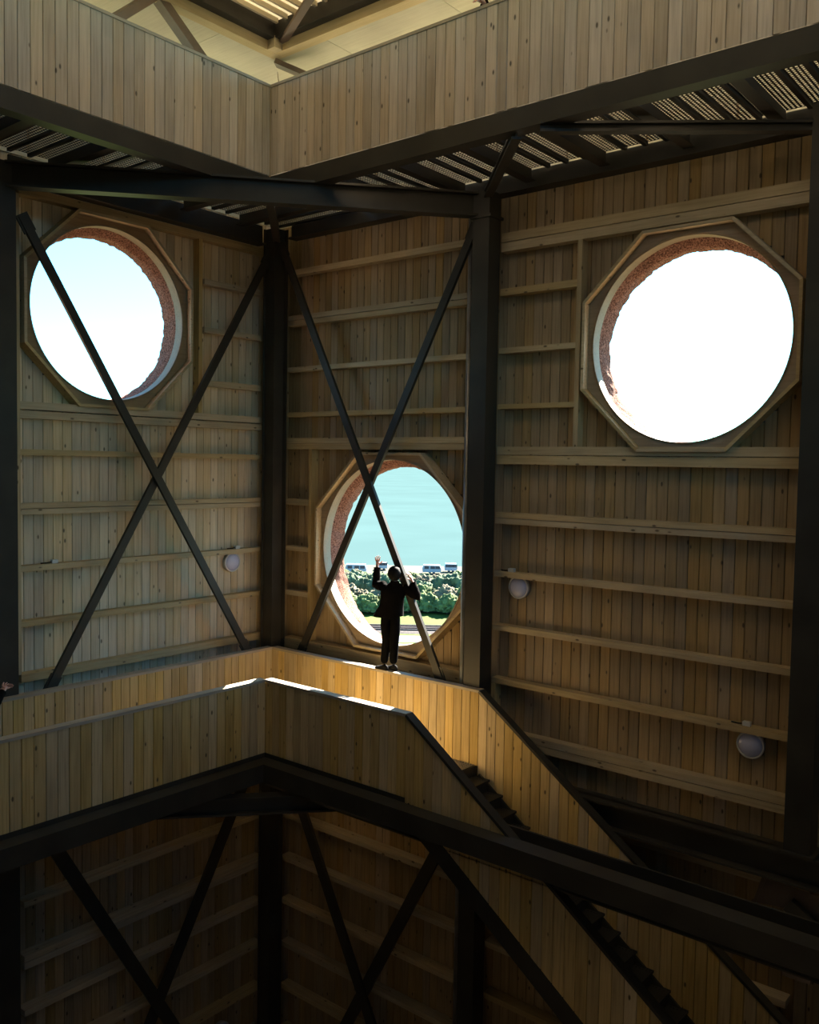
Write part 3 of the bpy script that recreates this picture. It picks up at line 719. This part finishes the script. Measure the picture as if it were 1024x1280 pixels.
def person(label, loc, rz, J, fingL, fingR, toe=(0, 1), group=None, flap=True, headlook=V(0, 1, 0)):
    t = thing('person', label, 'person', group, loc, rz)
    R = {'pelvis': (.125, .10), 'spine': (.115, .088), 'chest': (.13, .095), 'neckbase': (.07, .06), 'neck': (.05, .05), 'head': (.085, .095), 'crown': (.06, .07),
         'shL': (.062, .06), 'shR': (.062, .06), 'elL': (.044, .044), 'elR': (.044, .044), 'wrL': (.030, .026), 'wrR': (.030, .026), 'Lpalm': (.036, .018), 'Rpalm': (.036, .018),
         'hipL': (.112, .108), 'hipR': (.112, .108), 'knL': (.083, .083), 'knR': (.083, .083), 'anL': (.066, .066), 'anR': (.066, .066)}
    vs = {k: (V(*J[k]), *R[k]) for k in ['pelvis']+[k for k in R if k != 'pelvis']}
    es = [('pelvis', 'spine'), ('spine', 'chest'), ('chest', 'neckbase'), ('neckbase', 'neck'), ('neck', 'head'), ('head', 'crown'),
          ('chest', 'shL'), ('shL', 'elL'), ('elL', 'wrL'), ('wrL', 'Lpalm'), ('chest', 'shR'), ('shR', 'elR'), ('elR', 'wrR'), ('wrR', 'Rpalm'),
          ('pelvis', 'hipL'), ('hipL', 'knL'), ('knL', 'anL'), ('pelvis', 'hipR'), ('hipR', 'knR'), ('knR', 'anR')]
    hl = headlook.normalized(); hc = V(*J['head'])
    hand_chain(vs, es, 'L', V(*J['wrL']), V(*J['Lpalm']), *fingL)
    hand_chain(vs, es, 'R', V(*J['wrR']), V(*J['Rpalm']), *fingR)
    zn = J['neckbase'][2]+0.015
    wl, wr = V(*J['wrL']), V(*J['wrR']); pl, prr = V(*J['Lpalm']), V(*J['Rpalm'])
    el, er = V(*J['elL']), V(*J['elR'])
    def mf(c):
        c = Vector(c)
        for w_, e_, p_ in ((wl, el, pl), (wr, er, prr)):
            if (c-w_).dot((p_-e_).normalized()) > -0.015 and (c-p_).length < 0.19: return 0
        if c.z > zn and (c-hc).length < 0.25: return 0
        return 2 if c.z < J['pelvis'][2]+0.02 else 1
    body = put('body', skin_mesh('body', vs, es, ['skin', 'jacket', 'trousers'], mf), t)
    # jacket body with a loose flaring hem
    P0, S0, C0, N0 = (V(*J[k]) for k in ('pelvis', 'spine', 'chest', 'neckbase'))
    rings = [(P0+V(0.01, 0, -0.02), .205, .155), (P0+V(0.01, 0, 0.06), .195, .148), (S0+V(0, 0, -0.03), .185, .140), (S0+V(0.01, 0, 0.08), .190, .140), (C0, .205, .140), (C0+V(0, 0, .08), .20, .125), ((C0+N0)/2+V(0, 0, .045), .135, .10), (N0+V(0, 0, .015), .075, .072), (N0+V(0, 0, .045), .064, .066)]
    mb = MB(); n = 28
    for i, (c, rx, ry) in enumerate(rings):
        for j in range(n):
            a = 2*PI*j/n; k = 1+0.03*math.sin(5*a+i*1.3)
            x, y = rx*k*math.cos(a), ry*k*math.sin(a)
            if flap and i < 3 and math.cos(a) < -0.3: x += (-0.085, -0.05, -0.015)[i]*(-math.cos(a)); 
            mb.v.append((c.x+x, c.y+y, c.z-(0.02 if (flap and i == 0 and math.cos(a) < -0.3) else 0)))
    for i in range(len(rings)-1):
        for j in range(n): mb.f.append((i*n+j, i*n+(j+1) % n, (i+1)*n+(j+1) % n, (i+1)*n+j))
    jk = mb.build('jacket', 'jacket', t, True)
    # sleeves follow the arms
    for s in 'LR':
        a, b, c = V(*J['sh'+s]), V(*J['el'+s]), V(*J['wr'+s]); mb = MB(); pts = []
        for p, q, k in ((a, b, 6), (b, c, 6)):
            pts += [p.lerp(q, i/k) for i in range(k)]
        pts.append(c); rad = [0.086-0.034*i/(len(pts)-1)+0.004*math.sin(i*2.2) for i in range(len(pts))]
        m = 14
        for i, p in enumerate(pts):
            d = (pts[min(i+1, len(pts)-1)]-pts[max(i-1, 0)]).normalized(); u = d.cross(V(0.3, 0.9, 0.2)).normalized(); v = d.cross(u)
            mb.v += [tuple(p+u*(rad[i]*math.cos(2*PI*j/m))+v*(rad[i]*math.sin(2*PI*j/m))) for j in range(m)]
        for i in range(len(pts)-1):
            for j in range(m): mb.f.append((i*m+j, i*m+(j+1) % m, (i+1)*m+(j+1) % m, (i+1)*m+j))
        mb.f.append(tuple(range(m)))
        mb.build('sleeve', 'jacket', jk, True)
    # head: face features, ears and hair
    sd = V(hl.y, -hl.x, 0)
    ellipsoid(hc+hl*0.098+V(0, 0, -0.012), (0.016, 0.016, 0.026), 12, 8).build('nose', 'skin', body, True)
    ellipsoid(hc+hl*0.088+V(0, 0, -0.058), (0.026, 0.012, 0.008), 12, 6).build('mouth', 'skin', body, True)
    for s in (-1, 1):
        ellipsoid(hc+hl*0.086+sd*(0.032*s)+V(0, 0, 0.018), (0.012, 0.012, 0.009), 10, 6).build('eye', 'hair', body, True)
        ellipsoid(hc+sd*(0.090*s)+V(0, 0, -0.005), (0.014, 0.020, 0.030), 10, 8).build('ear', 'skin', body, True)
    def hairf(p, q):
        f = p.dot(hl)                                      # keep the face free
        if f > 0.15 and p.z < 0.55: q = q-hl*(0.09*(f-0.15)/0.85)
        if p.z < -0.5 and f > -0.2: q = V(q.x, q.y, hc.z-0.02)
        return q+p*(0.006*noise.noise(p*7))
    ellipsoid(hc+V(0, 0, 0.018)-hl*0.012, (0.108, 0.118, 0.122), 28, 18, hairf).build('hair', 'hair', t, True)
    for s in 'LR':
        a = V(*J['an'+s]); d = V(toe[0], toe[1], 0).normalized(); q = V(-d.y, d.x, 0); mb = MB()
        prof = [(-0.075, .026, .055), (-0.06, .036, .085), (-0.01, .040, .10), (0.04, .040, .075), (0.10, .043, .055), (0.15, .040, .045), (0.18, .024, .032)]
        m = 12
        for o, wd, h in prof:
            for j in range(m):
                an = 2*PI*j/m; zz = max(0.0, h*0.5+h*0.5*math.sin(an))
                p = V(a.x, a.y, 0)+d*o+q*(wd*math.cos(an)*(1.0 if math.sin(an) < 0.4 else 0.85)); mb.v.append((p.x, p.y, zz+J.get('ground', 0.0)))
        for i in range(len(prof)-1):
            for j in range(m): mb.f.append((i*m+j, i*m+(j+1) % m, (i+1)*m+(j+1) % m, (i+1)*m+j))
        mb.f.append(tuple(range(m))); mb.f.append(tuple((len(prof)-1)*m+j for j in range(m)))
        mb.build('shoe', 'shoe', t, True)
    return t
RV = yaw-PI/2
J1 = {'pelvis': (.015, 0, .90), 'spine': (.035, .0, 1.07), 'chest': (.06, 0, 1.24), 'neckbase': (.072, .0, 1.395), 'neck': (.074, .01, 1.44), 'head': (.068, .02, 1.535), 'crown': (.065, .015, 1.60),
      'shL': (-.105, .02, 1.345), 'elL': (-.225, .17, 1.34), 'wrL': (-.215, .22, 1.62), 'Lpalm': (-.212, .23, 1.70),
      'shR': (.245, .02, 1.325), 'elR': (.44, -.13, 1.205), 'wrR': (.365, -.03, 1.41), 'Rpalm': (.335, .0, 1.48),
      'hipL': (-.08, 0, .87), 'hipR': (.105, 0, .87), 'knL': (-.035, .05, .49), 'knR': (.085, -.01, .49), 'anL': (-.075, .0, .09), 'anR': (.075, -.005, .09)}
person('person in dark jacket standing on the parapet, waving with raised hand', (3.33, -0.592, 1.102), RV, J1,
       (V(0.02, 0.0, 1), V(1, 0.2, 0), V(0.0, 0.25, 0.0), V(0.7, 0.1, 0.7)),
       (V(-0.35, 0.1, 0.9), V(-0.5, -0.8, -0.1), V(-0.9, 0.1, -0.2), V(-0.6, -0.5, 0.4)), toe=(-.774, .633))
J2 = dict(J1)
J2.update({'pelvis': (0, 0, .90), 'spine': (0, .02, 1.07), 'chest': (0, .04, 1.24), 'neckbase': (0, .05, 1.395), 'neck': (0, .055, 1.44), 'head': (0, .07, 1.535), 'crown': (0, .065, 1.60),
      'shL': (-.17, .04, 1.33), 'elL': (-.25, .16, 1.14), 'wrL': (-.06, .16, 0.98), 'Lpalm': (.0, .17, 0.96),
      'shR': (.17, .04, 1.33), 'elR': (.26, .14, 1.14), 'wrR': (.30, .36, 1.30), 'Rpalm': (.31, .43, 1.315),
      'hipL': (-.09, 0, .87), 'hipR': (.09, 0, .87), 'knL': (-.09, .03, .49), 'knR': (.09, .03, .49), 'anL': (-.09, .0, .09), 'anR': (.09, 0, .09)})
# leaning on the upper rail: only the bare hand shows over the cap
person('person on the upper gallery, only the bare hand showing over the rail', (6.40, -1.885, 8.635), PI, dict(J2, **{'elR': (.30, .20, 1.24), 'wrR': (.31, .37, 1.345), 'Rpalm': (.315, .445, 1.355)}),
       (V(0.9, 0.0, -0.3), V(0.1, 0.1, 0.9), V(0.1, -0.2, -0.3), V(0.6, 0.0, 0.6)), (V(0.05, 1, -0.35), V(-1, 0, 0), V(0, 0.2, -1), V(-0.5, 0.8, 0)), flap=False)
# at the left edge, only the folded hands reach into view
person('person at the left edge, only pale hands and a black sleeve showing', (1.18, -6.32, 0.003), 0.0, dict(J2, **{'wrL': (-.10, .52, 1.33), 'Lpalm': (-.12, .60, 1.36), 'elL': (-.20, .26, 1.22), 'wrR': (-.02, .52, 1.33), 'Rpalm': (-.08, .59, 1.37), 'elR': (.20, .28, 1.20)}),
       (V(0.3, 1, 0.4), V(0.6, 0, 0.7), V(0.6, 0.1, -0.5), V(0.3, 0.6, 0.6)), (V(-0.5, 0.9, 0.3), V(-0.5, 0, 0.8), V(-0.6, 0.1, -0.5), V(-0.3, 0.6, 0.6)), flap=False)

# ------------------------------------------------------------------ the land and sea outside
ZG = -22.0
AX, BX = Vector((math.cos(yaw), math.sin(yaw), 0)), Vector((math.sin(yaw), -math.cos(yaw), 0))
def G(a, b, z=0.0): return tuple(Vector((CAM.x, CAM.y, ZG+z))+AX*a+BX*b)
def strip(name, mat, a0, a1, b0, b1, z):
    return MB().add([G(a0, b0, z), G(a0, b1, z), G(a1, b1, z), G(a1, b0, z)], [(0,1,2,3)]).build(name, mat)
structure(strip('sea', 'sea', -9000, 14000, -12000, 12000, -0.8))
structure(strip('ground', 'field', -420, 232, -700, 700, 0.0))
structure(strip('meadow', 'grass', 60, 158, -300, 300, 0.05))
structure(strip('path', 'path', 131.3, 136.2, -300, 300, 0.10))
tr = thing('railway_track', 'rusty railway track crossing the meadow beyond the window', 'railway')
mb = MB(); vs = []
for a, z in ((138.0, 0.06), (138.6, 0.35), (143.6, 0.35), (144.2, 0.06)): vs += [G(a, -200, z), G(a, 200, z)]
mb.add(vs, [(0,1,3,2),(2,3,5,4),(4,5,7,6)]).build('ballast', 'ballast', tr)
for a in (139.2, 140.6, 141.7, 143.1):
    MB().bar(G(a, -200, 0.48), G(a, 200, 0.48), 0.12, 0.24).build('rail', 'rail', tr)
def bush_mesh(seed, mat):
    bm = bmesh.new(); bmesh.ops.create_icosphere(bm, subdivisions=5, radius=1.0)
    for v in bm.verts:
        p = v.co.copy(); s = V(seed*3.1, seed*1.7, 0)
        k = 1+0.34*noise.noise(p*2.2+s)+0.22*noise.noise(p*5.5+s)+0.16*noise.noise(p*12+s)
        v.co = p*k; v.co.z = max(-0.35, v.co.z)
    me = bpy.data.meshes.new('foliage'); bm.to_mesh(me); bm.free(); me.materials.append(MAT[mat])
    for p in me.polygons: p.use_smooth = True
    return me
BM = [bush_mesh(1, 'leaf1'), bush_mesh(2, 'leaf1'), bush_mesh(3, 'leaf2'), bush_mesh(4, 'leaf2'), bush_mesh(5, 'leaf3')]
stem = MB().tube([(0, 0, -0.62), (0.04, 0, 0.0)], 0.07, 6).mesh('stem', 'rail')
random.seed(11)
KIND = ['dark green shrub in the hedge beyond the railway', 'dark green shrub in the hedge beyond the railway', 'light green bush at the edge of the meadow', 'light green bush at the edge of the meadow', 'dry tan scrub bush in the hedge beyond the railway']
for row, (a0, hgt, picks) in enumerate(((158.5, 2.0, (2, 3, 2, 3, 0)), (164, 2.3, (4, 2, 4, 3)), (170.5, 2.8, (0, 1, 0, 1, 4)), (178, 2.8, (0, 1, 4, 0)), (187, 2.0, (4, 2, 4, 0)), (194, 1.7, (4, 2, 4)))):
    b = -24.0
    while b < 26:
        k = random.choice(picks); s = hgt*random.uniform(0.8, 1.15); b += s*random.uniform(1.5, 1.9); a = a0+random.uniform(-2, 2)
        t = thing('shrub', KIND[k] if row == 0 or k in (0, 1, 4) else 'light green bush inside the hedge beyond the railway', 'shrub', 'shrubs beyond the railway' if k < 2 else (('meadow bushes' if row == 0 else 'hedge bushes') if k < 4 else 'dry scrub bushes'))
        t.location = G(a, b, s*0.62); t.rotation_euler = (0, 0, random.uniform(0, 6.28)); 
        f = put('foliage', BM[k], t); f.scale = (s, s, s); g = put('stem', stem, t); g.scale = (s, s, s)
def caravan(label, a, b, ln, h, roof='van_white', wd=2.4):
    t = thing('caravan', label, 'caravan', None, G(a, b), RV)
    mb = MB(); prof = [(-ln/2, 0.45), (ln/2, 0.45), (ln/2+0.1, 1.2), (ln/2-0.25, h), (-ln/2+0.25, h), (-ln/2-0.1, 1.2)]
    n = len(prof); vs = [(x, y, z) for y in (-wd/2, wd/2) for x, z in prof]
    mb.add(vs, [tuple(range(n)), tuple(range(n, 2*n))]+[(i, (i+1) % n, n+(i+1) % n, n+i) for i in range(n)])
    sh = mb.build('shell', 'van_white', t)
    MB().box(-ln/2+0.2, ln/2-0.2, -wd/2, wd/2, h+0.005, h+0.10).build('roof', roof, t)
    for x in (-ln*0.28, ln*0.05, ln*0.32): MB().box(x-0.55, x+0.55, -wd/2-0.03, -wd/2-0.005, 1.25, 1.95).build('window', 'van_dark', sh)
    for x in (-0.5, 0.5): MB().lathe([(0.0, -0.09), (0.32, -0.09), (0.32, 0.09), (0.0, 0.09)], 14, 'y', (x, -wd/2+0.15, 0.32)).build('wheel', 'van_dark', t)
caravan('white caravan at the far left of the shore, seen beside the thatch', 214, -12.6, 5.0, 2.1)
caravan('pale caravan left of the raised arm on the shore', 222, -6.6, 2.6, 1.7)
caravan('long white caravan just right of the waving person and brace', 216, 5.6, 4.4, 2.0)
caravan('white caravan between the brace and the yellow-roofed hut', 220, 10.4, 3.0, 2.0)
caravan('low hut with a yellow roof by the shore at the right of the low window', 213, 15.0, 4.2, 1.7, 'roof_yellow')
